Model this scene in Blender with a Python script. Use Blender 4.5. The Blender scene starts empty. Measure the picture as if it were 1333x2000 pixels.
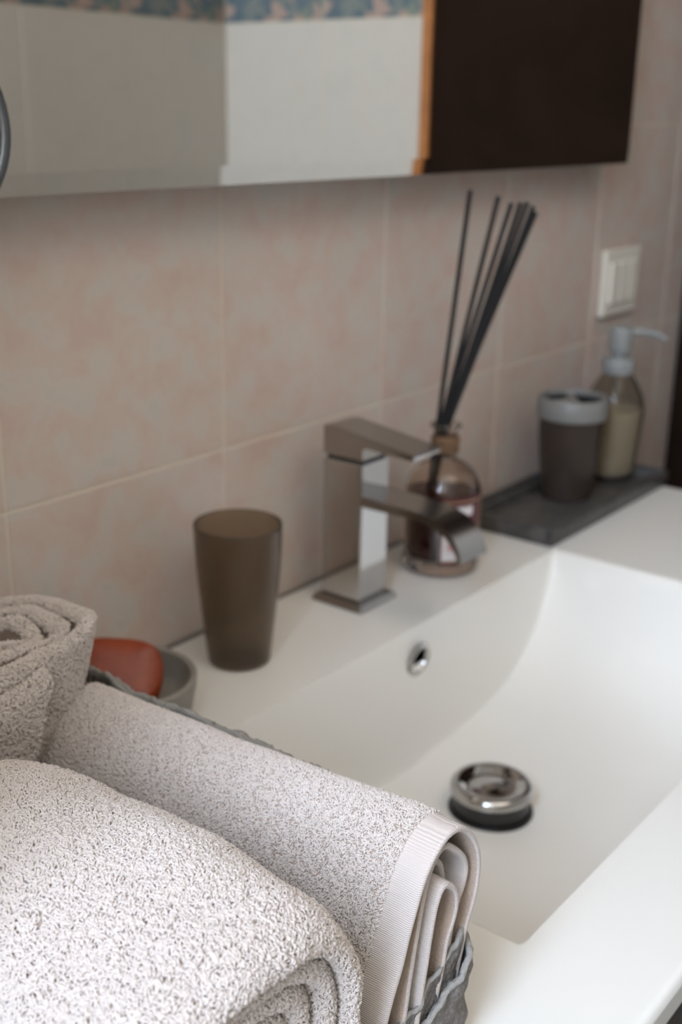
import bpy, bmesh, math, random
import numpy as np
from mathutils import Vector, Matrix, noise

random.seed(7); np.random.seed(7)
sc = bpy.context.scene
COL = sc.collection
PI = math.pi
DECK = 0.85                      # height of the basin deck above the floor; everything below is written with the deck at z = 0

# ------------------------------------------------------------------ camera
cam_d = bpy.data.cameras.new('camera'); cam = bpy.data.objects.new('camera', cam_d); COL.objects.link(cam)
R_ = Vector((0.6149, -0.7884, 0.0168)); U_ = Vector((0.2428, 0.2095, 0.9472)); F_ = Vector((0.7503, 0.5784, -0.3203))
m3 = Matrix((R_, U_, -F_)).transposed().to_4x4(); m3.translation = Vector((-0.4344, -0.601, 0.3858 + DECK))
cam.matrix_world = m3
cam_d.sensor_fit = 'VERTICAL'; cam_d.sensor_height = 36.0; cam_d.sensor_width = 24.0
cam_d.lens = 2329.56 / 2000 * 36
cam_d.clip_start = 0.02
cam_d.dof.use_dof = True; cam_d.dof.focus_distance = 0.455; cam_d.dof.aperture_fstop = 9.0
sc.camera = cam

# ------------------------------------------------------------------ world, lights, exposure
w = bpy.data.worlds.new('daylight'); sc.world = w; w.use_nodes = True
w.node_tree.nodes['Background'].inputs[0].default_value = (0.62, 0.76, 1.0, 1)
w.node_tree.nodes['Background'].inputs[1].default_value = 1.5

def area(name, loc, aim, sx, sy, power, col):
    d = bpy.data.lights.new(name, 'AREA'); d.shape = 'RECTANGLE'; d.size = sx; d.size_y = sy
    d.energy = power; d.color = col
    o = bpy.data.objects.new(name, d); COL.objects.link(o)
    o.location = Vector(loc) + Vector((0, 0, DECK))
    o.rotation_euler = (Vector(aim) - Vector(loc)).to_track_quat('-Z', 'Z').to_euler()
    return o
area('window_daylight', (-1.26, -0.60, 0.98), (0.0, -0.60, 0.60), 0.95, 0.46, 37, (0.60, 0.75, 1.0))
area('warm_fill_light', (0.05, -0.62, 1.55), (0.05, -0.60, 0.0), 0.9, 0.4, 1.5, (1.0, 0.87, 0.72))  # added warm fill from above, no such lamp is seen
area('frosted_window_light', (0.22, -0.862, 0.98), (0.22, 0.0, 0.45), 0.60, 0.62, 3.1, (1.0, 0.86, 0.70))
sc.view_settings.view_transform = 'Standard'; sc.view_settings.look = 'None'
sc.view_settings.gamma = 1.0; sc.view_settings.use_curve_mapping = False
sc.view_settings.exposure = 0.08

# ------------------------------------------------------------------ material helpers
def lin(c):
    return tuple(((v / 255) / 12.92 if v / 255 <= 0.04045 else ((v / 255 + 0.055) / 1.055) ** 2.4) for v in c) + (1,)
def mat(name, rgb, rough=0.5, metal=0.0, **kw):
    m = bpy.data.materials.new(name); m.use_nodes = True
    b = m.node_tree.nodes['Principled BSDF']
    b.inputs['Base Color'].default_value = lin(rgb); b.inputs['Roughness'].default_value = rough; b.inputs['Metallic'].default_value = metal
    for k, v in kw.items(): b.inputs[k.replace('_', ' ')].default_value = v
    return m
def nt(m): return m.node_tree.nodes, m.node_tree.links, m.node_tree.nodes['Principled BSDF']
def add_noise_colour(m, stops, scale, detail=4, coord='Object', rand=False, rough=0.6, distort=0.0):
    n, l, b = nt(m)
    tc = n.new('ShaderNodeTexCoord'); src = tc.outputs[coord]
    if rand:
        oi = n.new('ShaderNodeObjectInfo'); ad = n.new('ShaderNodeVectorMath'); ad.operation = 'MULTIPLY_ADD'
        cx = n.new('ShaderNodeCombineXYZ'); l.new(oi.outputs['Random'], cx.inputs[0]); l.new(oi.outputs['Random'], cx.inputs[1])
        ad.inputs[1].default_value = (37, 91, 13); l.new(cx.outputs[0], ad.inputs[0]); l.new(src, ad.inputs[2]); src = ad.outputs[0]
    t = n.new('ShaderNodeTexNoise'); t.inputs['Scale'].default_value = scale; t.inputs['Detail'].default_value = detail
    t.inputs['Roughness'].default_value = rough; t.inputs['Distortion'].default_value = distort
    l.new(src, t.inputs['Vector'])
    r = n.new('ShaderNodeValToRGB'); cr = r.color_ramp
    while len(cr.elements) < len(stops): cr.elements.new(0.5)
    for e, (p, c) in zip(cr.elements, stops): e.position = p; e.color = lin(c)
    l.new(t.outputs['Fac'], r.inputs[0]); l.new(r.outputs[0], b.inputs['Base Color'])
    return src, r
def add_bump(m, scale, strength, dist=0.001, src=None, kind='noise', detail=3):
    n, l, b = nt(m)
    if src is None: src = n.new('ShaderNodeTexCoord').outputs['Object']
    if kind == 'noise':
        t = n.new('ShaderNodeTexNoise'); t.inputs['Scale'].default_value = scale; t.inputs['Detail'].default_value = detail; out = t.outputs['Fac']
    else:
        t = n.new('ShaderNodeTexVoronoi'); t.inputs['Scale'].default_value = scale; out = t.outputs['Distance']
    l.new(src, t.inputs['Vector'])
    bp = n.new('ShaderNodeBump'); bp.inputs['Strength'].default_value = strength; bp.inputs['Distance'].default_value = dist
    l.new(out, bp.inputs['Height']); l.new(bp.outputs[0], b.inputs['Normal'])

M = {}
M['tile_pink'] = mat('pink_marbled_tile', (170, 150, 138), 0.28)
add_noise_colour(M['tile_pink'], [(0.28, (196, 169, 155)), (0.46, (201, 180, 166)), (0.60, (200, 188, 175)), (0.78, (186, 180, 169))], 34, 8, rand=True, distort=0.5, rough=0.62)
M['tile_light'] = mat('light_marbled_tile', (190, 186, 178), 0.3)
add_noise_colour(M['tile_light'], [(0.3, (210, 203, 194)), (0.5, (212, 207, 199)), (0.7, (206, 202, 194))], 26, 5, rand=True)
M['grout'] = mat('beige_grout', (216, 203, 184), 0.9); add_bump(M['grout'], 900, 0.3, 0.0005)
M['porcelain'] = mat('white_porcelain', (229, 223, 213), 0.35, Coat_Weight=0.25, Coat_Roughness=0.08)
M['plaster'] = mat('ceiling_plaster', (225, 220, 210), 0.9); add_bump(M['plaster'], 120, 0.2)
M['chrome'] = mat('chrome', (186, 184, 182), 0.07, 1.0)
M['brushed'] = mat('satin_chrome', (172, 168, 163), 0.2, 1.0)
M['dark_chrome'] = mat('dark_chrome', (120, 122, 124), 0.2, 1.0)
M['hole'] = mat('hole_darkness', (10, 9, 9), 1.0, Specular_IOR_Level=0.0)
M['gap_dark'] = mat('dark_gap_tone', (28, 26, 24), 0.4)  # near-black for gaps and openings, their darkness held in the colour
M['mirror'] = mat('mirror_silver', (226, 220, 208), 0.0, 1.0)
M['mirror_back'] = mat('mirror_backing', (92, 86, 80), 0.7)
M['door_wood'] = mat('dark_brown_door_wood', (40, 29, 23), 0.9, Specular_IOR_Level=0.05); 
add_noise_colour(M['door_wood'], [(0.3, (34, 24, 18)), (0.6, (42, 30, 23))], 9, 5, distort=1.0)
M['orange_wood'] = mat('orange_pine_edge', (176, 112, 56), 0.5)
add_noise_colour(M['orange_wood'], [(0.3, (160, 98, 46)), (0.7, (190, 124, 64))], 25, 4)
M['smoky'] = mat('smoky_brown_plastic', (172, 156, 136), 0.24, Transmission_Weight=0.9, IOR=1.3)
M['smoky_dark'] = mat('smoky_dark_plastic', (92, 78, 68), 0.25, Transmission_Weight=0.6, IOR=1.3)
M['grey_plastic'] = mat('grey_satin_plastic', (134, 134, 130), 0.45)
M['grey_lid'] = mat('pale_grey_plastic', (122, 119, 114), 0.45)
M['soap_liquid'] = mat('cream_liquid_soap', (236, 226, 206), 0.5)
M['smoky_clear'] = mat('smoky_clear_plastic', (196, 188, 174), 0.06, Transmission_Weight=0.95, IOR=1.25)
M['glass'] = mat('clear_glass', (240, 229, 220), 0.02, Transmission_Weight=1.0, IOR=1.45)
M['burgundy'] = mat('burgundy_perfume', (66, 18, 22), 0.06, Transmission_Weight=0.35, IOR=1.3)
M['cork'] = mat('brown_collar', (104, 76, 50), 0.7); add_bump(M['cork'], 500, 0.5)
M['label_white'] = mat('white_paper_label', (214, 206, 204), 0.6)
M['label_grey'] = mat('pale_grey_label_back', (186, 184, 186), 0.5)
M['gold'] = mat('gold_label_edge', (196, 168, 128), 0.35, 0.6)
M['red_ink'] = mat('red_ink', (190, 84, 84), 0.6)
M['plum_label'] = mat('plum_label', (84, 34, 40), 0.5)
M['reed'] = mat('black_reed', (16, 14, 13), 0.8); add_bump(M['reed'], 700, 0.4)
M['stone'] = mat('dark_grey_stone_tray', (74, 70, 66), 0.36)
add_noise_colour(M['stone'], [(0.35, (60, 57, 54)), (0.6, (80, 76, 72))], 60, 4)
M['ivory'] = mat('ivory_switch_plastic', (224, 216, 200), 0.25)
M['soap'] = mat('orange_soap', (186, 66, 30), 0.42, Subsurface_Weight=0.15, Subsurface_Radius=(0.01, 0.003, 0.001))
add_noise_colour(M['soap'], [(0.35, (126, 48, 20)), (0.65, (146, 60, 24))], 50, 3); add_bump(M['soap'], 260, 0.35, 0.001)
M['dish'] = mat('grey_ceramic_dish', (138, 132, 122), 0.5)
M['seal'] = mat('gap_shadow_silicone', (120, 112, 102), 0.6)
M['vanity'] = mat('dark_oak_vanity', (62, 54, 48), 0.5)
add_noise_colour(M['vanity'], [(0.35, (54, 47, 41)), (0.65, (72, 62, 54))], 12, 5, distort=1.5)
M['floor'] = mat('grey_brown_floor_tile', (98, 90, 82), 0.4)
add_noise_colour(M['floor'], [(0.35, (88, 82, 75)), (0.65, (108, 99, 90))], 14, 4, rand=True)
M['white_paint'] = mat('white_window_paint', (230, 228, 222), 0.4)
M['towel'] = mat('shaded_greige_cloth', (166, 144, 126), 0.95, Sheen_Weight=0.25)  # darker than the loops: shade of gaps and folds put in the colour
M['hem'] = mat('greige_towel_hem', (194, 180, 170), 0.9, Sheen_Weight=0.2)
M['pile'] = mat('greige_terry_loops', (200, 186, 175), 0.9, Sheen_Weight=0.3)
M['felt'] = mat('grey_felt', (112, 102, 92), 0.95, Sheen_Weight=0.2)
src, _ = add_noise_colour(M['felt'], [(0.3, (84, 74, 65)), (0.5, (110, 100, 90)), (0.72, (140, 132, 124))], 260, 5, distort=1.2)
add_bump(M['felt'], 520, 1.0, 0.004, src)
M['felt_edge'] = mat('pale_grey_felt_edge', (144, 138, 130), 0.95); add_bump(M['felt_edge'], 500, 0.6, 0.002)
# ribbed hem weave
n, l, b = nt(M['hem']); tc = n.new('ShaderNodeTexCoord'); wv = n.new('ShaderNodeTexWave'); wv.bands_direction = 'Z'
wv.inputs['Scale'].default_value = 420; wv.inputs['Distortion'].default_value = 1.2; l.new(tc.outputs['Object'], wv.inputs['Vector'])
bp = n.new('ShaderNodeBump'); bp.inputs['Strength'].default_value = 0.6; bp.inputs['Distance'].default_value = 0.0004
l.new(wv.outputs['Fac'], bp.inputs['Height']); l.new(bp.outputs[0], b.inputs['Normal'])
add_bump(M['towel'], 900, 0.8, 0.001)
# decorative border print: leaves in blue-green and pink
M['border'] = mat('leaf_border_tile', (150, 150, 140), 0.35)
n, l, b = nt(M['border']); tc = n.new('ShaderNodeTexCoord'); vo = n.new('ShaderNodeTexVoronoi'); vo.inputs['Scale'].default_value = 62
l.new(tc.outputs['Object'], vo.inputs['Vector']); cr = n.new('ShaderNodeValToRGB'); cr.color_ramp.interpolation = 'CONSTANT'
for p, c in ((0.25, (128, 136, 134)), (0.45, (98, 116, 126)), (0.62, (178, 156, 146)), (0.8, (130, 142, 130))):
    e = cr.color_ramp.elements.new(p); e.color = lin(c)
cr.color_ramp.elements[0].color = lin((104, 120, 130)); cr.color_ramp.elements[-1].color = lin((186, 168, 156))
sx = n.new('ShaderNodeSeparateColor'); l.new(vo.outputs['Color'], sx.inputs[0]); l.new(sx.outputs[0], cr.inputs[0]); l.new(cr.outputs[0], b.inputs['Base Color'])

# ------------------------------------------------------------------ object helpers
def link(name, me, m, parent=None):
    o = bpy.data.objects.new(name, me); COL.objects.link(o)
    if m is not None and len(me.materials) == 0: me.materials.append(m)
    if parent is not None: o.parent = parent
    return o
def mesh(name, V, Fc, m, parent=None, smooth=True, ang=40):
    me = bpy.data.meshes.new(name); me.from_pydata([tuple(map(float, v)) for v in V], [], [tuple(map(int, f)) for f in Fc]); me.update()
    bm = bmesh.new(); bm.from_mesh(me); bmesh.ops.recalc_face_normals(bm, faces=bm.faces); bm.to_mesh(me); bm.free()
    if smooth:
        me.shade_smooth(); me.set_sharp_from_angle(angle=math.radians(ang))
    return link(name, me, m, parent)
def from_bm(name, bm, m, parent=None, smooth=True, ang=40):
    me = bpy.data.meshes.new(name); bmesh.ops.recalc_face_normals(bm, faces=bm.faces); bm.to_mesh(me); bm.free()
    if smooth: me.shade_smooth(); me.set_sharp_from_angle(angle=math.radians(ang))
    return link(name, me, m, parent)
def box_bm(x0, x1, y0, y1, z0, z1, bev=0.0, seg=2, bm=None):
    own = bmesh.new(); bmesh.ops.create_cube(own, size=1.0)
    for v in own.verts: v.co = Vector(((x0 + x1) / 2 + v.co.x * (x1 - x0), (y0 + y1) / 2 + v.co.y * (y1 - y0), (z0 + z1) / 2 + v.co.z * (z1 - z0)))
    if bev: bmesh.ops.bevel(own, geom=own.edges[:], offset=bev, segments=seg, profile=0.5, affect='EDGES')
    if bm is None: return own
    me = bpy.data.meshes.new('t'); own.to_mesh(me); own.free(); bm.from_mesh(me); bpy.data.meshes.remove(me); return bm
def box(name, x0, x1, y0, y1, z0, z1, m, parent=None, bev=0.0, seg=2):
    return from_bm(name, box_bm(x0, x1, y0, y1, z0, z1, bev, seg), m, parent, ang=12)
def lathe(name, prof, m, parent=None, seg=48, loc=(0, 0, 0), close=False, ang=50):
    """prof: (r, z) list; a closed loop of profile points when close is set"""
    V, Fc = [], []
    for r, z in prof:
        for k in range(seg):
            a = 2 * PI * k / seg; V.append((loc[0] + r * math.cos(a), loc[1] + r * math.sin(a), loc[2] + z))
    n_ = len(prof)
    for i in range(n_ if close else n_ - 1):
        j = (i + 1) % n_
        for k in range(seg):
            k2 = (k + 1) % seg; Fc.append((i * seg + k, i * seg + k2, j * seg + k2, j * seg + k))
    if not close:
        if prof[0][0] > 1e-5: Fc.append(tuple(range(seg)))
        if prof[-1][0] > 1e-5: Fc.append(tuple(range((n_ - 1) * seg, n_ * seg)))
    me = bpy.data.meshes.new(name); me.from_pydata(V, [], Fc)
    bm = bmesh.new(); bm.from_mesh(me); bpy.data.meshes.remove(me)
    bmesh.ops.remove_doubles(bm, verts=bm.verts, dist=1e-6)
    return from_bm(name, bm, m, parent, ang=ang)
def smooth_prof(pts, n_=6):
    """Catmull-Rom through the points"""
    P = [Vector(p) for p in pts]; out = []
    for i in range(len(P) - 1):
        p0 = P[i - 1] if i else P[0] * 2 - P[1]; p1, p2 = P[i], P[i + 1]; p3 = P[i + 2] if i + 2 < len(P) else P[-1] * 2 - P[-2]
        for k in range(n_):
            t = k / n_
            out.append(0.5 * ((2 * p1) + (p2 - p0) * t + (2 * p0 - 5 * p1 + 4 * p2 - p3) * t * t + (3 * p1 - p0 - 3 * p2 + p3) * t ** 3))
    out.append(P[-1]); return out
def tube(name, pts, r, m, parent=None, seg=10, rfun=None):
    P = [Vector(p) for p in pts]; V, Fc = [], []; prev = None
    for i, p in enumerate(P):
        d = (P[min(i + 1, len(P) - 1)] - P[max(i - 1, 0)]).normalized()
        a = Vector((0, 0, 1)) if abs(d.z) < 0.9 else Vector((1, 0, 0))
        if prev is None: u = d.cross(a).normalized()
        else: u = (prev - d * prev.dot(d)).normalized()
        prev = u; v = d.cross(u); rr = rfun(i / (len(P) - 1)) if rfun else r
        for k in range(seg):
            t = 2 * PI * k / seg; V.append(p + u * math.cos(t) * rr + v * math.sin(t) * rr)
    for i in range(len(P) - 1):
        for k in range(seg):
            k2 = (k + 1) % seg; Fc.append((i * seg + k, i * seg + k2, (i + 1) * seg + k2, (i + 1) * seg + k))
    Fc.append(tuple(range(seg))); Fc.append(tuple(range((len(P) - 1) * seg, len(P) * seg)))
    return mesh(name, V, Fc, m, parent)
def thing(name, label, cat, loc=(0, 0, 0), group=None):
    o = bpy.data.objects.new(name, None); COL.objects.link(o); o.empty_display_size = 0.02
    tag(o, label, cat, group); o['_base'] = list(loc)
    return o
def tag(o, label, cat, group=None):
    o['label'] = label; o['category'] = cat
    if group: o['group'] = group
    return o
def struct(o): o['kind'] = 'structure'; return o

# ------------------------------------------------------------------ room shell
TW, TH, G = 0.2, 0.234, 0.0017
Z0 = 0.1407                                   # a grout line of the back wall
XR, YF, XL, YP, XP = 1.06, -0.88, -1.30, -0.33, -0.36
tile_cache = {}
def tile_mesh(w_, h_, m):
    """a tile lying in the xz plane, front face towards -y, its centre at the origin, 6 mm thick"""
    key = (round(w_, 4), round(h_, 4), m.name)
    if key not in tile_cache:
        bm = box_bm(-w_ / 2 + G / 2, w_ / 2 - G / 2, 0, 0.006, -h_ / 2 + G / 2, h_ / 2 - G / 2)
        fe = [e for e in bm.edges if all(abs(v.co.y) < 1e-6 for v in e.verts)]
        bmesh.ops.bevel(bm, geom=fe, offset=0.0007, segments=2, profile=0.5, affect='EDGES')
        me = bpy.data.meshes.new('tile'); bmesh.ops.recalc_face_normals(bm, faces=bm.faces); bm.to_mesh(me); bm.free()
        me.materials.append(m); tile_cache[key] = me
    return tile_cache[key]
def lay(parent, w_, h_, m, pos, rotz=0.0, name='tile'):
    o = bpy.data.objects.new(name, tile_mesh(w_, h_, m)); COL.objects.link(o); o.parent = parent
    j = random.uniform(0, 0.0002)
    n_ = Vector((math.sin(rotz), -math.cos(rotz), 0))
    o.location = Vector(pos) - n_ * j; o.rotation_euler = (0, 0, rotz)
    return o
def spans(a, b, origin, step):
    k = math.floor((a - origin) / step + 1e-6); out = []
    while origin + k * step < b - 1e-6:
        lo, hi = max(a, origin + k * step), min(b, origin + (k + 1) * step)
        if hi - lo > 0.012: out.append((lo, hi))
        k += 1
    return out

wb = struct(box('wall_back', XP, XR + 0.1, 0.0008, 0.12, -DECK, 1.6, M['grout']))
for (a, b_) in spans(XP, XR, 0.0, TW):
    for (c, d) in spans(-0.327, 1.5, Z0, TH):
        lay(wb, b_ - a, d - c, M['tile_pink'], ((a + b_) / 2, 0, (c + d) / 2))
wr = struct(box('wall_right', XR + 0.0008, XR + 0.12, YF - 0.1, 0.1, -DECK, 1.6, M['grout']))
ZB0, ZB1 = 0.510, 0.556
for (a, b_) in spans(YF, -0.492, YF, TW):
    for (c, d) in spans(-DECK, ZB0, ZB0, TH): lay(wr, b_ - a, d - c, M['tile_light'], (XR, (a + b_) / 2, (c + d) / 2), -PI / 2)
    lay(wr, b_ - a, ZB1 - ZB0, M['border'], (XR, (a + b_) / 2, (ZB0 + ZB1) / 2), -PI / 2, 'border_tile')
    for (c, d) in spans(ZB1, 1.5, ZB1, TH): lay(wr, b_ - a, d - c, M['tile_light'], (XR, (a + b_) / 2, (c + d) / 2), -PI / 2)
wf = struct(box('wall_front', XL, XR + 0.1, YF - 0.12, YF - 0.0008, -DECK, 1.6, M['grout']))
for (a, b_) in spans(-0.34, XR, XR, TW):
    for (c, d) in spans(-DECK, ZB0, ZB0, TH): lay(wf, b_ - a, d - c, M['tile_light'], ((a + b_) / 2, YF, (c + d) / 2), PI)
    lay(wf, b_ - a, ZB1 - ZB0, M['border'], ((a + b_) / 2, YF, (ZB0 + ZB1) / 2), PI, 'border_tile')
    for (c, d) in spans(ZB1, 1.5, ZB1, TH): lay(wf, b_ - a, d - c, M['tile_light'], ((a + b_) / 2, YF, (c + d) / 2), PI)
struct(box('light_block_wall', XL, XP - 0.002, YP, 0.12, -DECK, 1.6, M['plaster']))  # unseen wall added to keep window light off the rear towels
# window wall on the left: four pieces round the opening, plus a real window
bm = bmesh.new(); wy0, wy1, wz0, wz1 = -0.83, -0.37, 0.48, 1.48
for q in ((XL - 0.2, XL, YF - 0.1, wy0, -DECK, 1.6), (XL - 0.2, XL, wy1, YP + 0.1, -DECK, 1.6), (XL - 0.2, XL, wy0, wy1, -DECK, wz0), (XL - 0.2, XL, wy0, wy1, wz1, 1.6)):
    box_bm(*q, bm=bm)
struct(from_bm('wall_left', bm, M['plaster'], smooth=False))
bm = bmesh.new()
for q in ((XL - 0.12, XL - 0.07, wy0, wy0 + 0.035, wz0, wz1), (XL - 0.12, XL - 0.07, wy1 - 0.035, wy1, wz0, wz1), (XL - 0.12, XL - 0.07, wy0, wy1, wz0, wz0 + 0.04), (XL - 0.12, XL - 0.07, wy0, wy1, wz1 - 0.04, wz1)):
    box_bm(*q, bev=0.003, bm=bm)
win = struct(from_bm('window_1', bm, M['white_paint']))
box('window_pane', XL - 0.098, XL - 0.092, wy0 + 0.03, wy1 - 0.03, wz0 + 0.03, wz1 - 0.03, M['glass'], win)
bm = bmesh.new()
for q in ((-0.11, 0.55, YF - 0.001, YF + 0.012, 0.64, 0.67), (-0.11, 0.55, YF - 0.001, YF + 0.012, 1.29, 1.32), (-0.11, -0.08, YF - 0.001, YF + 0.012, 0.67, 1.29), (0.52, 0.55, YF - 0.001, YF + 0.012, 0.67, 1.29)): box_bm(*q, bev=0.003, bm=bm)
win2 = struct(from_bm('window_2', bm, M['white_paint'])); box('frosted_pane', -0.08, 0.52, YF - 0.0005, YF + 0.004, 0.67, 1.29, M['white_paint'], win2)
fl = struct(box('floor', XL - 0.2, XR + 0.12, YF - 0.12, 0.12, -DECK - 0.1, -DECK - 0.002, M['grout']))
for (a, b_) in spans(-0.9, XR, XR, 0.3):
    for (c, d) in spans(YF, 0.0, YF, 0.3):
        o = lay(fl, b_ - a, d - c, M['floor'], ((a + b_) / 2, (c + d) / 2, -DECK)); o.rotation_euler = (-PI / 2, 0, 0)
struct(box('ceiling', XL - 0.2, XR + 0.12, YF - 0.12, 0.12, 1.6, 1.7, M['plaster']))
# dark door in the right wall with its orange edge strip
dr = struct(from_bm('door_1', box_bm(XR - 0.012, XR + 0.001, -0.474, -0.004, -DECK + 0.005, 1.25, 0.002), M['door_wood']))
box('edge_strip', XR - 0.016, XR + 0.001, -0.4915, -0.4745, -DECK + 0.005, 1.25, M['orange_wood'], dr, 0.0015)
lv = lathe('door_handle', [(0.0, 0), (0.024, 0), (0.024, 0.006), (0.011, 0.009), (0.011, 0.035), (0.02, 0.04), (0.022, 0.055), (0.012, 0.062), (0.0, 0.063)], M['brushed'], dr, 24)
lv.rotation_euler = (0, -PI / 2, 0); lv.location = (XR - 0.012, -0.06, 0.2 - 0.05)
lv.location.z = -0.35

# ------------------------------------------------------------------ wash basin: deck and bowl in one height field
bx0, bx1, by0, by1 = 0.006, 0.5134, -0.3776, -0.1227
X0, X1, Y0, Y1 = -0.31, 0.777, -0.4485, -0.004
pr = np.array([(0.0, 0.0), (0.006, -0.008), (0.030, -0.052), (0.050, -0.070), (0.073, -0.087), (0.107, -0.100), (0.157, -0.109), (0.2537, -0.113)])
def bowl(X, Y):
    d = np.minimum(X - bx0, bx1 - X)
    zp = np.interp(d, pr[:, 0], pr[:, 1])
    zp = np.where(d < 0, 0.02, zp)
    db = by1 - Y; df = Y - by0
    steep = lambda t, k: np.where(t < 0, 0.02 - t, -t * k)
    zb = steep(db, 9.0); zf = steep(df, 4.0)
    def smax(a, b, k): h = np.clip(0.5 + 0.5 * (a - b) / k, 0, 1); return b * (1 - h) + a * h + k * h * (1 - h)
    z = smax(zp, zb, 0.010); z = smax(z, zf, 0.016)
    # slight fall towards the waste
    z = z - 0.004 * np.exp(-(((X - 0.262) ** 2 + (Y + 0.217) ** 2) / 0.05 ** 2)) * (z < -0.05)
    h = np.clip(0.5 + 0.5 * (z) / 0.004, 0, 1)
    z = z * (1 - h) - 0.004 * h * (1 - h)
    return np.where((d < -0.004) | (db < -0.004) | (df < -0.004), 0.0, z)
def axis(a, b, marks, fine, coarse, reach):
    t = [a]
    while t[-1] < b:
        dd = min(abs(t[-1] - q) for q in marks); s = fine if dd < reach else min(coarse, fine + (dd - reach) * 0.6)
        t.append(t[-1] + s)
    t[-1] = b; return np.array(t)
xs = axis(X0, X1, [bx0, bx1], 0.0012, 0.006, 0.006); ys = axis(Y0, Y1, [by0, by1, Y0], 0.0010, 0.006, 0.016)
GX, GY = np.meshgrid(xs, ys, indexing='ij'); GZ = bowl(GX, GY)
# smooth the ramp profile a little and round the outer edges
for _ in range(6): GZ[1:-1, :] = np.where(GZ[1:-1, :] < -0.01, 0.25 * GZ[:-2, :] + 0.5 * GZ[1:-1, :] + 0.25 * GZ[2:, :], GZ[1:-1, :])
re_ = 0.005
def edge_round(t): return np.where(t < re_, -(re_ - np.sqrt(np.maximum(re_ ** 2 - (re_ - np.minimum(t, re_)) ** 2, 0))), 0)
GZ = GZ + edge_round(GY - Y0) + edge_round(X1 - GX) + edge_round(GX - X0)
nx, ny = GX.shape
V = np.stack([GX, GY, GZ], -1).reshape(-1, 3)
I = np.arange(nx * ny).reshape(nx, ny)
F = np.stack([I[:-1, :-1], I[1:, :-1], I[1:, 1:], I[:-1, 1:]], -1).reshape(-1, 4)
rim = list(I[:, 0]) + list(I[-1, 1:]) + list(I[-2::-1, -1]) + list(I[0, -2:0:-1])
Vl = V.tolist(); Fl = F.tolist(); lo = len(Vl)
for i in rim: Vl.append((V[i][0], V[i][1], -0.017))
nr = len(rim)
for k in range(nr): Fl.append((rim[k], rim[(k + 1) % nr], lo + (k + 1) % nr, lo + k))
me = bpy.data.meshes.new('deck_and_bowl'); me.from_pydata(Vl, [], Fl); me.update(); me.shade_smooth(); me.set_sharp_from_angle(angle=math.radians(60))
basin = thing('washbasin', 'white porcelain washbasin with wide deck and shallow rectangular bowl', 'washbasin', (0.235, -0.23, 0))
deckobj = link('deck_and_bowl', me, M['porcelain'], basin)
bm = bmesh.new(); bm.from_mesh(me); bmesh.ops.recalc_face_normals(bm, faces=bm.faces)
if sum(f.normal.z for f in list(bm.faces)[:200]) < 0: bmesh.ops.reverse_faces(bm, faces=bm.faces[:])
bm.to_mesh(me); bm.free()
box('seal_gap_shadow', X0, X1, -0.0045, -0.0005, -0.004, 0.0012, M['seal'], basin, 0.0005)  # seal strip, its grey also stands for the gap shadow along the wall
# overflow: ring on the bowl's rear wall
ov = lathe('overflow_ring', [(0.0095, -0.001), (0.0145, -0.001), (0.0150, 0.001), (0.0135, 0.0026), (0.0108, 0.0026), (0.0095, 0.001)], M['chrome'], basin, 40, close=True)
ov.location = (0.2845, -0.1262, -0.027); ov.rotation_euler = (PI / 2 + 0.11, 0, 0)
oh = lathe('overflow_dark_disc', [(0.0, 0.0003), (0.0095, 0.0003), (0.0097, -0.0005)], M['hole'], basin, 32)  # flat black disc; the hole's inner shade is in its colour
oh.location = ov.location; oh.rotation_euler = ov.rotation_euler
# pop-up waste
dcx, dcy, dz = 0.259, -0.2145, -0.1155
lathe('waste_flange', [(0.0, -0.002), (0.030, -0.002), (0.0325, 0.001), (0.0315, 0.003), (0.026, 0.0035), (0.0, 0.0035)], M['gap_dark'], basin, 48, (dcx, dcy, dz))
lathe('waste_gap_collar', [(0.0, 0.003), (0.0285, 0.003), (0.0295, 0.006), (0.0295, 0.0165), (0.0, 0.0165)], M['gap_dark'], basin, 48, (dcx, dcy, dz))  # collar coloured dark for the shade under the raised cap
lathe('waste_cap', [(0.0, 0.0215), (0.010, 0.0210), (0.0165, 0.0192), (0.0200, 0.0200), (0.0245, 0.0240), (0.0290, 0.0240), (0.0312, 0.0215), (0.0312, 0.0170), (0.0300, 0.0160), (0.0, 0.0160)], M['chrome'], basin, 56, (dcx, dcy, dz))

# ------------------------------------------------------------------ vanity cabinet under it (its front shows past the rim)
van = thing('vanity_cabinet', 'dark oak vanity cabinet carrying the white basin', 'cabinet', (0.235, -0.23, -DECK))
bm = bmesh.new()
for q in ((X0 + 0.012, X0 + 0.03, -0.435, -0.006, -0.70, -0.0175), (X1 - 0.03, X1 - 0.012, -0.435, -0.006, -0.70, -0.0175), (X0 + 0.03, X1 - 0.03, -0.024, -0.006, -0.70, -0.0175),
          (X0 + 0.03, X1 - 0.03, -0.43, -0.024, -0.70, -0.682), (X0 + 0.05, X1 - 0.05, -0.38, -0.03, -DECK, -0.70)): box_bm(*q, bev=0.001, bm=bm)
from_bm('carcass', bm, M['vanity'], van)
for i, (a, b_) in enumerate(((X0 + 0.014, 0.232), (0.236, X1 - 0.014))):
    d = box('door', a, b_, -0.446, -0.428, -0.69, -0.022, M['vanity'], van, 0.0015)
    hx = b_ - 0.03 if i == 0 else a + 0.03
    tube('handle', [(hx, -0.446, -0.10), (hx, -0.470, -0.10), (hx, -0.470, -0.22), (hx, -0.446, -0.22)], 0.005, M['brushed'], d)

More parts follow.
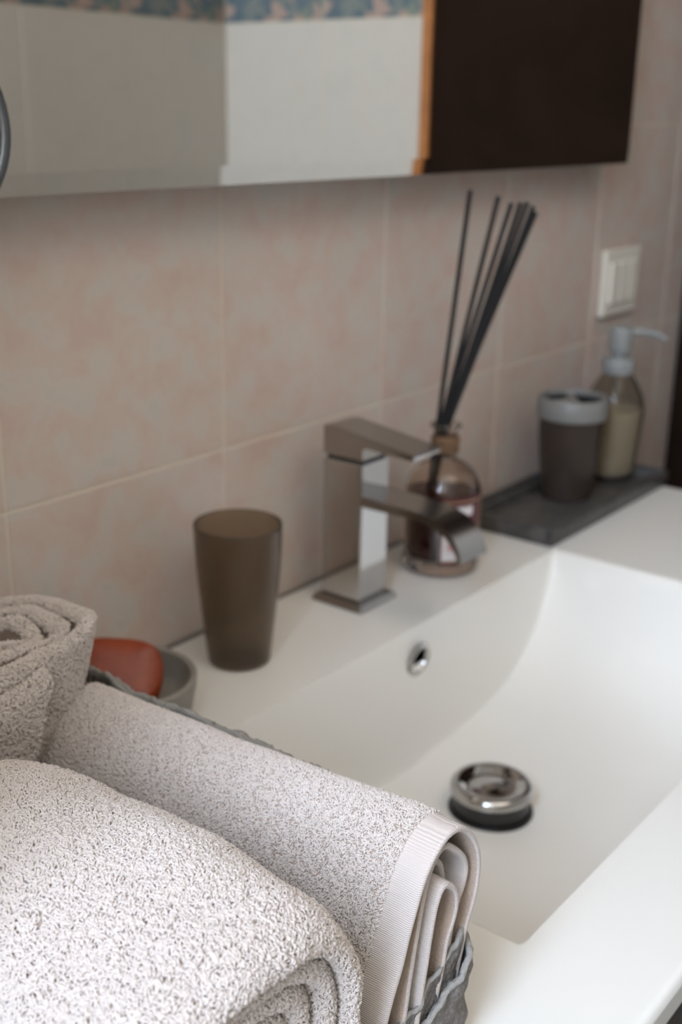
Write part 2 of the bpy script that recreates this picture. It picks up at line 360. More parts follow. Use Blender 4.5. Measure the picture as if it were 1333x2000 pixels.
# ------------------------------------------------------------------ wall mirror
mir = thing('wall_mirror', 'wide frameless wall mirror hanging above the basin', 'mirror', (0.2, -0.02, 0.336))
mx0, mx1, mz0, mz1, my = -0.34, 0.7745, 0.3366, 0.95, -0.040
bv, sl = 0.0125, 0.0008
V = [(mx0, my, mz1), (mx1, my, mz1), (mx1, my, mz0 + bv), (mx0, my, mz0 + bv)]
mesh('mirror_glass', V + [(x, y + 0.004, z) for x, y, z in V], [(0, 1, 2, 3), (7, 6, 5, 4), (0, 1, 5, 4), (1, 2, 6, 5), (3, 0, 4, 7)], M['mirror'], mir, smooth=False)
V = [(mx0, my, mz0 + bv), (mx1, my, mz0 + bv), (mx1, my + sl, mz0), (mx0, my + sl, mz0)]
mesh('bevel_strip', V + [(x, my + 0.004, z) for x, y, z in V], [(0, 1, 2, 3), (7, 6, 5, 4), (1, 2, 6, 5), (2, 3, 7, 6), (3, 0, 4, 7)], M['mirror'], mir, smooth=False)
box('backing_board', mx0 + 0.002, mx1 - 0.002, my + 0.0042, -0.0005, mz0 + 0.0015, mz1 - 0.002, M['mirror_back'], mir, 0.001)
clip = box('support_clip', -0.042, -0.0255, my - 0.010, my + 0.003, mz0 - 0.003, mz0 + 0.0115, M['chrome'], mir, 0.002)
# small round magnifying mirror clipped in front of the big one (its rim shows at the frame's edge)
cm = thing('shaving_mirror', 'small round chrome-rimmed shaving mirror against the wall mirror', 'mirror', (-0.066, -0.06, 0.37))
def torus(name, R, r, m, parent, loc, rot, seg=48, s2=12):
    prof = [(R + r * math.cos(2 * PI * k / s2), r * math.sin(2 * PI * k / s2)) for k in range(s2)]
    o = lathe(name, prof, m, parent, seg, close=True); o.location = loc; o.rotation_euler = rot; return o
torus('rim', 0.046, 0.0040, M['dark_chrome'], cm, (-0.0735, -0.060, 0.372), (PI / 2, 0, 0))
o = lathe('reflector', [(0.0, 0.001), (0.03, 0.0014), (0.0455, 0.003), (0.0455, -0.003), (0.0, -0.003)], M['dark_chrome'], cm, 48); o.location = (-0.0735, -0.060, 0.372); o.rotation_euler = (PI / 2, 0, 0)
tube('suction_stem', [(-0.0735, -0.057, 0.372), (-0.0735, -0.0405, 0.372)], 0.008, M['chrome'], cm, 16)

# ------------------------------------------------------------------ switch plate
sp = thing('light_switch', 'ivory wall switch plate with three rockers beside the mirror', 'switch', (0.857, 0, 0.2))
box('cover_plate', 0.812, 0.902, -0.008, -0.0002, 0.166, 0.241, M['ivory'], sp, 0.003, 3)
for k in range(3):
    a = 0.823 + k * 0.0228; o = box('rocker', a, a + 0.0218, -0.0115, -0.006, 0.180, 0.227, M['ivory'], sp, 0.0015); 
# ------------------------------------------------------------------ faucet
fa = thing('basin_faucet', 'square chrome mixer tap with flat lever on the basin deck', 'faucet', (0.30, -0.048, 0))
fx0, fx1, fy0, fy1 = 0.2815, 0.3185, -0.069, -0.030
bm = box_bm(0.2745, 0.3245, -0.0765, -0.0245, 0.0003, 0.0065, 0.0012)
for v in bm.verts:
    if v.co.z > 0.004: v.co.x += (0.2995 - v.co.x) * 0.07; v.co.y += (-0.0505 - v.co.y) * 0.07
from_bm('base_plate', bm, M['brushed'], fa, ang=12)
box('body', fx0, fx1, fy0, fy1, 0.0065, 0.1225, M['chrome'], fa, 0.0012)
box('cartridge_gap', fx0 + 0.0025, fx1 - 0.0025, fy0 + 0.0025, fy1 - 0.0025, 0.122, 0.1262, M['gap_dark'], fa)
# lever: block over the body, its flat plate running forward and slightly down
prf = [(fy1, 0.1258), (fy1, 0.1488), (fy1 - 0.008, 0.1500), (-0.1165, 0.1395), (-0.1178, 0.1385), (-0.1165, 0.1345), (fy0 - 0.004, 0.1375), (fy0, 0.1360), (fy0, 0.1258)]
V = [(x, y, z) for x in (fx0, fx1) for y, z in prf]; k = len(prf)
Fc = [tuple(range(k)), tuple(range(k, 2 * k))] + [(i, (i + 1) % k, k + (i + 1) % k, k + i) for i in range(k)]
bm = bmesh.new(); vs = [bm.verts.new(v) for v in V]; [bm.faces.new([vs[i] for i in f]) for f in Fc]
bmesh.ops.bevel(bm, geom=bm.edges[:], offset=0.0007, segments=2, affect='EDGES', clamp_overlap=True)
from_bm('lever', bm, M['brushed'], fa, ang=8)
so = [tuple(v) for v in smooth_prof([(-0.120, 0.0953), (-0.136, 0.0925), (-0.147, 0.0880), (-0.1555, 0.0810), (-0.1612, 0.0720), (-0.1640, 0.0640)], 4)]
si = [tuple(v) for v in smooth_prof([(-0.1598, 0.0632), (-0.1568, 0.0705), (-0.1512, 0.0782), (-0.1430, 0.0838), (-0.132, 0.0872), (-0.118, 0.0890)], 4)]
prf = [(fy0 + 0.002, 0.0975)] + so + si + [(fy0 + 0.002, 0.0885)]
V = [(x, y, z) for x in (fx0 + 0.0006, fx1 - 0.0006) for y, z in prf]; k = len(prf)
Fc = [tuple(range(k)), tuple(range(k, 2 * k))] + [(i, (i + 1) % k, k + (i + 1) % k, k + i) for i in range(k)]
bm = bmesh.new(); vs = [bm.verts.new(v) for v in V]; [bm.faces.new([vs[i] for i in f]) for f in Fc]
from_bm('spout', bm, M['brushed'], fa, ang=30)

# ------------------------------------------------------------------ smoky tumbler
def cup(name, parent, loc, outer, wall, m, floor=0.004):
    inner = [(max(r - wall, 0), z) for r, z in reversed(outer) if z > floor]
    prof = [(0.0, 0.0)] + list(outer)
    rt, zt = outer[-1]
    prof += [(rt - wall * 0.15, zt + wall * 0.45), (rt - wall * 0.5, zt + wall * 0.6), (rt - wall * 0.85, zt + wall * 0.45)]
    prof += inner + [(inner[-1][0] * 0.9, floor), (0.0, floor)]
    return lathe(name, prof, m, parent, 64, loc, ang=60)
tu = thing('bathroom_tumbler', 'tall smoky brown plastic tumbler standing empty on the deck', 'cup', (0.153, -0.056, 0))
tp = [tuple(v) for v in smooth_prof([(0.0212, 0.0), (0.0228, 0.0016), (0.0237, 0.008), (0.0262, 0.030), (0.0288, 0.055), (0.0308, 0.080), (0.0318, 0.1055)], 5)]
cup('cup_body', tu, (0.153, -0.056, 0.0005), tp, 0.0016, M['smoky'], 0.0035)

C0_ = Vector((-0.4344, -0.601, 0.3858))
# ------------------------------------------------------------------ soap dish and soap
sd = thing('soap_dish', 'round grey ceramic soap dish behind the towel basket', 'soap dish', (0.036, -0.062, 0))
lathe('bowl', [(0.0, 0.0), (0.036, 0.0), (0.040, 0.002), (0.0445, 0.012), (0.0470, 0.026), (0.0475, 0.0330), (0.0455, 0.0345), (0.0432, 0.0330), (0.0415, 0.018), (0.034, 0.010), (0.015, 0.008), (0.0, 0.008)], M['dish'], sd, 64, (0.036, -0.062, 0.0005))
bm = bmesh.new(); bmesh.ops.create_cube(bm, size=1.0); bmesh.ops.subdivide_edges(bm, edges=bm.edges[:], cuts=9, use_grid_fill=True)
for v in bm.verts:
    p = Vector([2 * c for c in v.co])
    e = (abs(p.x) ** 3 + abs(p.y) ** 3) ** (1 / 3); mx = max(abs(p.x), abs(p.y), 1e-6); xy = Vector((p.x, p.y)) * (mx / e if e > 0 else 1)
    rr = min(1.0, max(abs(xy.x), abs(xy.y)))
    v.co = Vector((xy.x * 0.0305 * (1 - 0.10 * p.z ** 2), xy.y * 0.0245 * (1 - 0.10 * p.z ** 2), p.z * 0.0125 * (1 - 0.35 * rr ** 4)))
soap = from_bm('orange_soap', bm, M['soap'])
zf_ = (C0_ - Vector((0.034, -0.060, 0.040))).normalized(); zf_ = (zf_ + Vector((0, 0, 0.55))).normalized()
xf_ = Vector((0.6149, -0.7884, 0.0)); xf_ = (xf_ - zf_ * xf_.dot(zf_)).normalized(); yf_ = zf_.cross(xf_)
soap.rotation_euler = Matrix((xf_, yf_, zf_)).transposed().to_euler(); soap.location = (0.0325, -0.0585, 0.0345)
soap.modifiers.new('s', 'SUBSURF').render_levels = 1
tag(soap, 'orange soap bar with rounded corners lying in the grey dish', 'soap')

# ------------------------------------------------------------------ diffuser bottle with reeds
bc = (0.408, -0.064, 0.0)
dbt = thing('diffuser_bottle', 'round glass diffuser bottle with burgundy liquid and white label', 'bottle', bc)
go = [tuple(v) for v in smooth_prof([(0.0255, 0.0), (0.0325, 0.003), (0.0335, 0.010), (0.0320, 0.018), (0.0330, 0.030), (0.0335, 0.060), (0.0325, 0.076), (0.0270, 0.090), (0.0170, 0.0975), (0.0108, 0.101), (0.0102, 0.106), (0.0102, 0.1275), (0.0135, 0.1290), (0.0140, 0.1305), (0.0130, 0.1318)], 4)]
gi = [tuple(v) for v in smooth_prof([(0.0090, 0.1315), (0.0084, 0.127), (0.0084, 0.104), (0.0100, 0.0995), (0.0160, 0.0955), (0.0252, 0.0880), (0.0305, 0.076), (0.0315, 0.060), (0.0310, 0.030), (0.0300, 0.015), (0.0240, 0.0090)], 4)]
lathe('glass', [(0.0, 0.0005)] + go + gi + [(0.0, 0.0085)], M['glass'], dbt, 64, bc)
lathe('perfume', [(0.0, 0.0095)] + [(0.0240, 0.0095), (0.0298, 0.0150), (0.0306, 0.030), (0.0311, 0.060), (0.0306, 0.073), (0.0, 0.073)], M['burgundy'], dbt, 48, bc)
lathe('neck_collar', [(0.0106, 0.107), (0.0122, 0.107), (0.0126, 0.1085), (0.0118, 0.112), (0.0126, 0.116), (0.0124, 0.120), (0.0108, 0.1215)], M['cork'], dbt, 40, bc)
def arc_label(name, a0, a1, z0, z1, r, m, parent, rfun=None, t=0.0003, n_=26):
    V, Fc = [], []
    for i in range(n_ + 1):
        f = i / n_; a = a0 + (a1 - a0) * f; rr = (rfun(f) if rfun else r)
        for dr_ in (0, t):
            for z in (z0, z1): V.append((bc[0] + (rr + dr_) * math.cos(a), bc[1] + (rr + dr_) * math.sin(a), z))
    for i in range(n_):
        b0, b1 = i * 4, i * 4 + 4
        Fc += [(b0, b0 + 1, b1 + 1, b1), (b0 + 2, b1 + 2, b1 + 3, b0 + 3), (b0, b1, b1 + 2, b0 + 2), (b0 + 1, b0 + 3, b1 + 3, b1 + 1)]
    Fc += [(0, 2, 3, 1), (n_ * 4, n_ * 4 + 1, n_ * 4 + 3, n_ * 4 + 2)]
    return mesh(name, V, Fc, m, parent)
va = math.atan2(-0.601 + 0.064, -0.4344 - 0.408)                 # direction of the near side of the bottle (towards the front left)
arc_label('label', va - 0.02, va + 1.30, 0.014, 0.074, 0.0339, M['plum_label'], dbt)
arc_label('label_panel', va + 0.03, va + 0.62, 0.018, 0.046, 0.0343, M['label_white'], dbt)
arc_label('label_panel', va + 0.30, va + 0.85, 0.0580, 0.0660, 0.0343, M['label_white'], dbt, n_=12)
for a0_, a1_, z0_, z1_ in ((va + 1.22, va + 1.26, 0.018, 0.070), (va + 0.0, va + 0.015, 0.018, 0.070), (va + 0.0, va + 1.26, 0.0700, 0.0708), (va + 0.0, va + 1.26, 0.0165, 0.0173)):
    arc_label('label_line', a0_, a1_, z0_, z1_, 0.0343, M['gold'], dbt, n_=12)
for k in range(5):                                               # small red mark printed on the label
    a = va + 0.18 + 0.05 * k; h = (0.004, 0.010, 0.007, 0.010, 0.004)[k]
    arc_label('label_mark', a, a + 0.03, 0.031 - h / 2, 0.031 + h / 2, 0.0347, M['red_ink'], dbt, n_=2)
neck = Vector((0.405, -0.0625, 0.128))
C0 = Vector((-0.4344, -0.601, 0.3858))
reeds = [((0.4155, -0.072, 0.3255), (-0.004, 0.004), 'leftmost thin black reed of the diffuser, standing almost upright'),
         ((0.4435, -0.082, 0.3200), (-0.002, 0.001), 'second black reed from the left in the diffuser bottle'),
         ((0.4480, -0.092, 0.3150), (0.001, 0.003), 'third black reed from the left in the diffuser bottle'),
         ((0.4570, -0.0955, 0.3150), (0.003, -0.001), 'black reed at the left of the dense diffuser clump, tallest there'),
         ((0.4600, -0.1000, 0.3155), (0.002, -0.004), 'black reed in the middle of the dense diffuser clump'),
         ((0.4660, -0.1025, 0.3120), (0.005, -0.003), 'black reed just inside the outermost of the diffuser clump'),
         ((0.4720, -0.1020, 0.3070), (0.006, 0.001), 'rightmost black reed of the diffuser, leaning furthest')]
for tip, off, lab in reeds:
    tip = Vector(tip); nk = neck + Vector((off[0] * 0.8, off[1] * 0.8, 0))
    d = nk - tip; s = (0.128 - 0.0115) / (tip.z - 0.128)
    bt = nk + d * s
    hr = Vector((bt.x - bc[0], bt.y - bc[1]))
    if hr.length > 0.0225: hr = hr.normalized() * 0.0225
    bt = Vector((bc[0] + hr.x, bc[1] + hr.y, 0.0115))
    o = tube('black_reed', [bt, nk, tip], 0.0021, M['reed'], None, 10); tag(o, lab, 'reed stick', 'black reeds in the diffuser bottle')

# ------------------------------------------------------------------ stone tray with holder and dispenser
tr = thing('stone_tray', 'dark grey stone tray on the far end of the deck', 'tray', (0.645, -0.068, 0))
tx0, tx1, ty0, ty1 = 0.513, 0.7755, -0.1205, -0.014
bm = box_bm(tx0 + 0.002, tx1 - 0.002, ty0 + 0.002, ty1 - 0.002, 0.0003, 0.0075, 0.001); from_bm('slab', bm, M['stone'], tr)
bm = bmesh.new()
for (o1, o2, z0, z1) in ((0.0, 0.0055, 0.0055, 0.0180), (0.0095, 0.0145, 0.0050, 0.0150)):
    for q in ((tx0 + o1, tx1 - o1, ty0 + o1, ty0 + o2), (tx0 + o1, tx1 - o1, ty1 - o2, ty1 - o1), (tx0 + o1, tx0 + o2, ty0 + o2, ty1 - o2), (tx1 - o2, tx1 - o1, ty0 + o2, ty1 - o2)):
        box_bm(*q, z0, z1, bev=0.0016, bm=bm)
from_bm('raised_rim', bm, M['stone'], tr)
hc = (0.648, -0.062, 0.0078)
ho = thing('toothbrush_holder', 'dark smoky toothbrush holder with pale ring lid on the tray', 'toothbrush holder', hc)
hp = [tuple(v) for v in smooth_prof([(0.0242, 0.0), (0.0256, 0.0015), (0.0266, 0.008), (0.0298, 0.035), (0.0322, 0.062), (0.0332, 0.088)], 5)]
cup('cup_body', ho, hc, hp, 0.0016, M['smoky_dark'], 0.004)
lathe('lid_ring', [(0.0335, 0.0845), (0.0352, 0.0850), (0.0358, 0.0870), (0.0358, 0.1040), (0.0345, 0.1058), (0.0310, 0.1058), (0.0300, 0.1040), (0.0300, 0.1015), (0.0318, 0.0995), (0.0318, 0.0845)], M['grey_lid'], ho, 56, hc, close=True)
# lid top: disc with a bar between two openings
lathe('lid_well', [(0.0, 0.0885), (0.0300, 0.0885), (0.0312, 0.0905), (0.0312, 0.0995), (0.0300, 0.0995), (0.0296, 0.0915), (0.0, 0.0905)], M['gap_dark'], ho, 48, hc)
o = box('lid_divider', -0.030, 0.030, -0.0042, 0.0042, 0.0960, 0.1030, M['grey_lid'], ho, 0.001); o.location = hc; o.rotation_euler = (0, 0, 0.65)
o = box('lid_divider', -0.030, 0.002, -0.0025, 0.0025, 0.0955, 0.1020, M['dish'], ho, 0.001); o.location = hc; o.rotation_euler = (0, 0, -0.75)
pc = (0.744, -0.064, 0.0078)
sdp = thing('soap_dispenser', 'smoky pump dispenser of cream soap on the tray', 'soap dispenser', pc)
dp = [tuple(v) for v in smooth_prof([(0.0230, 0.0), (0.0262, 0.002), (0.0275, 0.010), (0.0292, 0.035), (0.0312, 0.062), (0.0318, 0.074), (0.0290, 0.090), (0.0230, 0.103), (0.0172, 0.1120), (0.0150, 0.1160)], 5)]
di = [(r - 0.0016, z) for r, z in reversed(dp) if z > 0.004] + [(0.022, 0.0035), (0.0, 0.0035)]
lathe('bottle_body', [(0.0, 0.0)] + dp + di, M['smoky_clear'], sdp, 56, pc)
li = [(0.0, 0.0042), (0.0218, 0.0045)] + [(r - 0.0021, z) for r, z in dp if 0.006 < z < 0.0785]; li.append((0.0, li[-1][1]))
lathe('soap_fill', li, M['soap_liquid'], sdp, 48, pc)
lathe('pump_collar', [(0.0, 0.1150), (0.0165, 0.1150), (0.0172, 0.1165), (0.0172, 0.1290), (0.0160, 0.1310), (0.0100, 0.1320), (0.0, 0.1320)], M['grey_plastic'], sdp, 40, pc)
ph = lathe('pump_head', [(0.0, 0.1300), (0.0085, 0.1300), (0.0085, 0.1370), (0.0120, 0.1385), (0.0125, 0.1400), (0.0125, 0.1580), (0.0118, 0.1625), (0.0100, 0.1645), (0.0, 0.1650)], M['grey_plastic'], sdp, 40, pc)
nd = Vector((0.66, -0.75, 0)).normalized(); b0 = Vector(pc) + Vector((0, 0, 0.1585))
tube('pump_nozzle', [b0 + nd * 0.008, b0 + nd * 0.022 + Vector((0, 0, 0.0006)), b0 + nd * 0.036 + Vector((0, 0, -0.0015)), b0 + nd * 0.046 + Vector((0, 0, -0.0055)), b0 + nd * 0.049 + Vector((0, 0, -0.0085))], 0.0042, M['grey_plastic'], ph, 14, rfun=lambda f: 0.0048 - 0.0014 * f)
tube('dip_tube', [Vector(pc) + Vector((0, 0, 0.085)), Vector(pc) + Vector((0.001, 0.001, 0.117))], 0.0025, M['grey_plastic'], sdp, 10)

# ------------------------------------------------------------------ terry pile (geometry nodes: loops standing on cloth)
def make_pile_nodes(name, density, length, thick, tilt, seed=1):
    g = bpy.data.node_groups.new(name, 'GeometryNodeTree')
    g.interface.new_socket('Geometry', in_out='INPUT', socket_type='NodeSocketGeometry')
    g.interface.new_socket('Geometry', in_out='OUTPUT', socket_type='NodeSocketGeometry')
    N, L = g.nodes, g.links
    gi_, go_ = N.new('NodeGroupInput'), N.new('NodeGroupOutput')
    dist = N.new('GeometryNodeDistributePointsOnFaces'); dist.inputs['Density'].default_value = density; dist.inputs['Seed'].default_value = seed
    L.new(gi_.outputs[0], dist.inputs['Mesh'])
    bz = N.new('GeometryNodeCurveQuadraticBezier'); bz.inputs['Resolution'].default_value = 5
    bz.inputs['Start'].default_value = (-length * 0.30, 0, -length * 0.15); bz.inputs['Middle'].default_value = (length * 0.15, length * 0.1, length * 1.55); bz.inputs['End'].default_value = (length * 0.75, 0, length * 0.05)
    cc = N.new('GeometryNodeCurvePrimitiveCircle'); cc.inputs['Resolution'].default_value = 5; cc.inputs['Radius'].default_value = thick
    cm_ = N.new('GeometryNodeCurveToMesh'); L.new(bz.outputs[0], cm_.inputs['Curve']); L.new(cc.outputs[0], cm_.inputs['Profile Curve']); cm_.inputs['Fill Caps'].default_value = True
    sm = N.new('GeometryNodeSetMaterial'); sm.inputs['Material'].default_value = M['pile']; L.new(cm_.outputs[0], sm.inputs[0])
    rv = N.new('FunctionNodeRandomValue'); rv.data_type = 'FLOAT_VECTOR'
    rv.inputs[0].default_value = (-tilt, -tilt, -1.1); rv.inputs[1].default_value = (tilt, tilt, 1.1)
    pos = N.new('GeometryNodeInputPosition'); nz = N.new('ShaderNodeTexNoise'); nz.inputs['Scale'].default_value = 170; nz.inputs['Detail'].default_value = 1.5
    L.new(pos.outputs[0], nz.inputs['Vector'])
    sub = N.new('ShaderNodeVectorMath'); sub.operation = 'SUBTRACT'; sub.inputs[1].default_value = (0.5, 0.5, 0.5); L.new(nz.outputs['Color'], sub.inputs[0])
    mul = N.new('ShaderNodeVectorMath'); mul.operation = 'MULTIPLY'; mul.inputs[1].default_value = (2.6, 2.6, 14.0); L.new(sub.outputs[0], mul.inputs[0])
    e1 = N.new('FunctionNodeEulerToRotation'); L.new(mul.outputs[0], e1.inputs[0])
    e2 = N.new('FunctionNodeEulerToRotation'); L.new(rv.outputs[0], e2.inputs[0])
    r1 = N.new('FunctionNodeRotateRotation'); r1.rotation_space = 'LOCAL'; L.new(dist.outputs['Rotation'], r1.inputs[0]); L.new(e1.outputs[0], r1.inputs[1])
    r2 = N.new('FunctionNodeRotateRotation'); r2.rotation_space = 'LOCAL'; L.new(r1.outputs[0], r2.inputs[0]); L.new(e2.outputs[0], r2.inputs[1])
    rs = N.new('FunctionNodeRandomValue'); rs.data_type = 'FLOAT'; rs.inputs[2].default_value = 0.65; rs.inputs[3].default_value = 1.25
    inst = N.new('GeometryNodeInstanceOnPoints'); L.new(dist.outputs['Points'], inst.inputs['Points']); L.new(sm.outputs[0], inst.inputs['Instance'])
    L.new(r2.outputs[0], inst.inputs['Rotation']); L.new(rs.outputs[1], inst.inputs['Scale'])
    L.new(inst.outputs[0], go_.inputs[0])
    return g
PILE_LONG = make_pile_nodes('terry_loops_long', 2.0e6, 0.0019, 0.00034, 0.45)
PILE_SHORT = make_pile_nodes('terry_loops_short', 2.5e6, 0.0012, 0.00026, 0.4, 3)

def resample(P, step):
    P = [Vector(p) for p in P]; out = [P[0]]; acc = 0.0
    for a, b_ in zip(P[:-1], P[1:]):
        L_ = (b_ - a).length; t = step - acc
        while t <= L_: out.append(a.lerp(b_, t / L_)); t += step
        acc = (acc + L_) % step if L_ else acc
        acc = L_ - (t - step)
    return out
def cloth_roll(name, parent, path, t, fr, s0, s1, step, smat, nseg=26, wob=0.0012, wfreq=28, outer_len=None, pile=None, pile_s=(None, None), pile_keep=None, end_fun=None, seed=0.0, pile_rims=False, hemmat=None, hem_s=None):
    """A strip of thick cloth: PATH in the roll's own plane, width s0..s1 along its axis; FR maps (u, v, s) to space.
    Returns the cloth; a child 'pile' carries the loops over the outer turn."""
    P = resample(smooth_prof(path, 10), step); nP = len(P)
    loop = []                                     # (n offset, s fraction position)
    k = 6; h = t / 2
    S = np.linspace(s0 + h, s1 - h, nseg)
    for s in S: loop.append((h, s, 0))
    for i in range(1, k): a = PI / 2 - PI * i / k; loop.append((h * math.sin(a), s1 - h + h * math.cos(a), 1))
    for s in S[::-1]: loop.append((-h, s, 2))
    for i in range(1, k): a = -PI / 2 - PI * i / k; loop.append((h * math.sin(a), s0 + h + h * math.cos(a), 3))
    nl = len(loop); V = []
    run = 0.0; lens = [0.0]
    for i in range(1, nP): run += (P[i] - P[i - 1]).length; lens.append(run)
    for i, p in enumerate(P):
        d = (P[min(i + 1, nP - 1)] - P[max(i - 1, 0)]); d = d.normalized() if d.length > 0 else Vector((1, 0)); nrm = Vector((-d.y, d.x))
        for (no, s, _) in loop:
            ds = end_fun(lens[i] / run, s) if end_fun else 0.0
            q = p + nrm * no; c = Vector(fr(q.x, q.y, s + ds))
            w3 = noise.noise_vector((c + Vector((seed, seed, seed))) * wfreq) * wob + noise.noise_vector(c * wfreq * 3.1) * wob * 0.35
            V.append(c + w3)
    Fc = []; tagf = []
    for i in range(nP - 1):
        for j in range(nl):
            j2 = (j + 1) % nl; Fc.append((i * nl + j, i * nl + j2, (i + 1) * nl + j2, (i + 1) * nl + j)); tagf.append((i, j))
    Fc.append(tuple(range(nl))); Fc.append(tuple(range((nP - 1) * nl, nP * nl)))
    me = bpy.data.meshes.new(name); me.from_pydata(V, [], Fc); me.materials.append(smat); me.shade_smooth()
    if hemmat:
        me.materials.append(hemmat)
        for idx, (i, j) in enumerate(tagf):
            no, s, side = loop[j]
            if (s < hem_s and side != 2) or side == 3: me.polygons[idx].material_index = 1  # inner faces keep the darker cloth, for shade between the turns
    bm = bmesh.new(); bm.from_mesh(me); vol = bm.calc_volume(signed=True); flip = vol < 0
    if flip: bmesh.ops.reverse_faces(bm, faces=bm.faces[:])
    bm.to_mesh(me); bm.free()
    o = link(name, me, None, parent)
    if pile is not None:
        keep = []
        for idx, (i, j) in enumerate(tagf):
            no, s, side = loop[j]
            f = lens[i]
            ok = False
            if side == 0 and (outer_len is None or f <= outer_len): ok = True
            if side == 3 and pile_rims: ok = True
            if side == 1 and pile_rims: ok = True
            if side == 2 and pile_rims and s < s0 + 0.012: ok = True
            if side == 0 and pile_rims and s < s0 + 0.012: ok = True
            if pile_s[0] is not None and s < pile_s[0]: ok = False
            if ok:
                c = sum((V[q] for q in Fc[idx]), Vector()) / 4
                if pile_keep and not pile_keep(c): ok = False
            if ok: keep.append(tuple(reversed(Fc[idx])) if flip else Fc[idx])
        used = sorted({q for f in keep for q in f}); mp = {q: a for a, q in enumerate(used)}
        pm = bpy.data.meshes.new('pile'); pm.from_pydata([V[q] for q in used], [], [tuple(mp[q] for q in f) for f in keep]); pm.materials.append(M['pile']); pm.shade_smooth()
        po = link('pile', pm, None, parent); po['kind'] = 'stuff'
        md = po.modifiers.new('loops', 'NODES'); md.node_group = pile
    return o

# --- towel with the flat-folded end (right one in the basket): cross-section in the xz plane, axis along y
t2 = thing('rolled_towel', 'greige terry towel roll whose folded hemmed end faces out, beside the basin bowl', 'towel', (-0.09, -0.28, 0.02), 'rolled terry towels in the grey basket')
path = [(-0.134, 0.018), (-0.1300, 0.034), (-0.1225, 0.0560), (-0.1165, 0.0700), (-0.1105, 0.0850), (-0.1040, 0.0980), (-0.0960, 0.1065), (-0.0860, 0.1115), (-0.0770, 0.1110), (-0.0695, 0.1055), (-0.0640, 0.0970),
        (-0.0615, 0.0870), (-0.0620, 0.0770), (-0.0645, 0.0680), (-0.0690, 0.0560), (-0.0710, 0.0400), (-0.0730, 0.0200), (-0.0780, 0.0130), (-0.0815, 0.0200), (-0.0800, 0.0450), (-0.0760, 0.0640), (-0.0728, 0.0735),
        (-0.0690, 0.0790), (-0.0668, 0.0850), (-0.0685, 0.0915), (-0.0745, 0.0985), (-0.0810, 0.1040), (-0.0865, 0.1045), (-0.0922, 0.1005), (-0.0975, 0.0930), (-0.1015, 0.0810), (-0.1055, 0.0665), (-0.1085, 0.0530),
        (-0.1115, 0.0380), (-0.1130, 0.0200), (-0.1080, 0.0130), (-0.1040, 0.0220), (-0.1010, 0.0450), (-0.0985, 0.0620), (-0.0960, 0.0750), (-0.0925, 0.0850), (-0.0880, 0.0900), (-0.0830, 0.0880), (-0.0790, 0.0835), (-0.0780, 0.0764), (-0.0800, 0.0686), (-0.0835, 0.0600), (-0.0880, 0.0300)]
cloth_roll('towel_cloth', t2, path, 0.0030, lambda u, v, s: (u - 0.0015 * max(0.0, (s + 0.36) / 0.17), s, v - 0.0055 * max(0.0, (s + 0.36) / 0.17) * v / 0.11 + 0.003 * v / 0.11 * max(0.0, 1 - (s + 0.3885) / 0.08)), -0.3885, -0.168, 0.0022, M['towel'], nseg=34, wob=0.0011, wfreq=22,
           outer_len=0.245, pile=PILE_SHORT, pile_s=(-0.3775, None), pile_keep=lambda c: c.z > 0.02, seed=1.3, hemmat=M['hem'], hem_s=-0.3785,
           end_fun=lambda f, s: -0.0015 * math.sin(f * 9) * (s < -0.37) )
# a short stray fold of the same towel between the turns
cloth_roll('inner_fold', t2, [(-0.0890, 0.0930), (-0.0862, 0.0965), (-0.0825, 0.0975), (-0.0785, 0.0945), (-0.0765, 0.0890), (-0.0760, 0.0840)], 0.0028, lambda u, v, s: (u, s, v), -0.382, -0.20, 0.0015, M['hem'], nseg=10, wob=0.0008)

# --- nearest fluffy towel roll, axis along y
def spiral(cx_, cz_, rx, rz, turns, pitch, a0, n_=90, flat=0.0, grow=0):
    out = []
    for i in range(n_ + 1):
        f = i / n_; a = a0 - 2 * PI * turns * f; k_ = turns * f * pitch
        ca, sa = math.cos(a), math.sin(a); e = 2.5
        rr = 1.0 / ((abs(ca) ** e + abs(sa) ** e) ** (1 / e))
        out.append((cx_ + (rx - k_) * ca * rr, cz_ + (rz - k_) * sa * rr))
    return out
t1 = thing('rolled_towel', 'fluffy greige towel roll nearest the viewer, brightly lit from the window', 'towel', (-0.2, -0.3, 0.02), 'rolled terry towels in the grey basket')
p1 = spiral(-0.2080, 0.0700, 0.0640, 0.0560, 4.2, 0.0118, PI * 1.25, 170)
def bulge1(u, v, s):
    f = (s + 0.396) / 0.199; r = 1.0 - 0.20 * max(0.0, (f - 0.72) / 0.28) ** 2 - 0.10 * max(0.0, (0.12 - f) / 0.12) ** 2
    return (-0.204 + (u + 0.208) * r + 0.004 * math.sin(f * 3), s, 0.0745 + (v - 0.068) * r + 0.003 * math.sin(f * 4.5))
cloth_roll('towel_cloth', t1, p1, 0.0085, bulge1, -0.396, -0.197, 0.0035, M['towel'], nseg=34, wob=0.0036, wfreq=18, outer_len=0.36, pile=PILE_LONG,
           pile_keep=lambda c: c.z > 0.03, seed=4.1, pile_rims=True, end_fun=lambda f, s: 0.014 * f * max(0.0, (-0.30 - s) / 0.10))
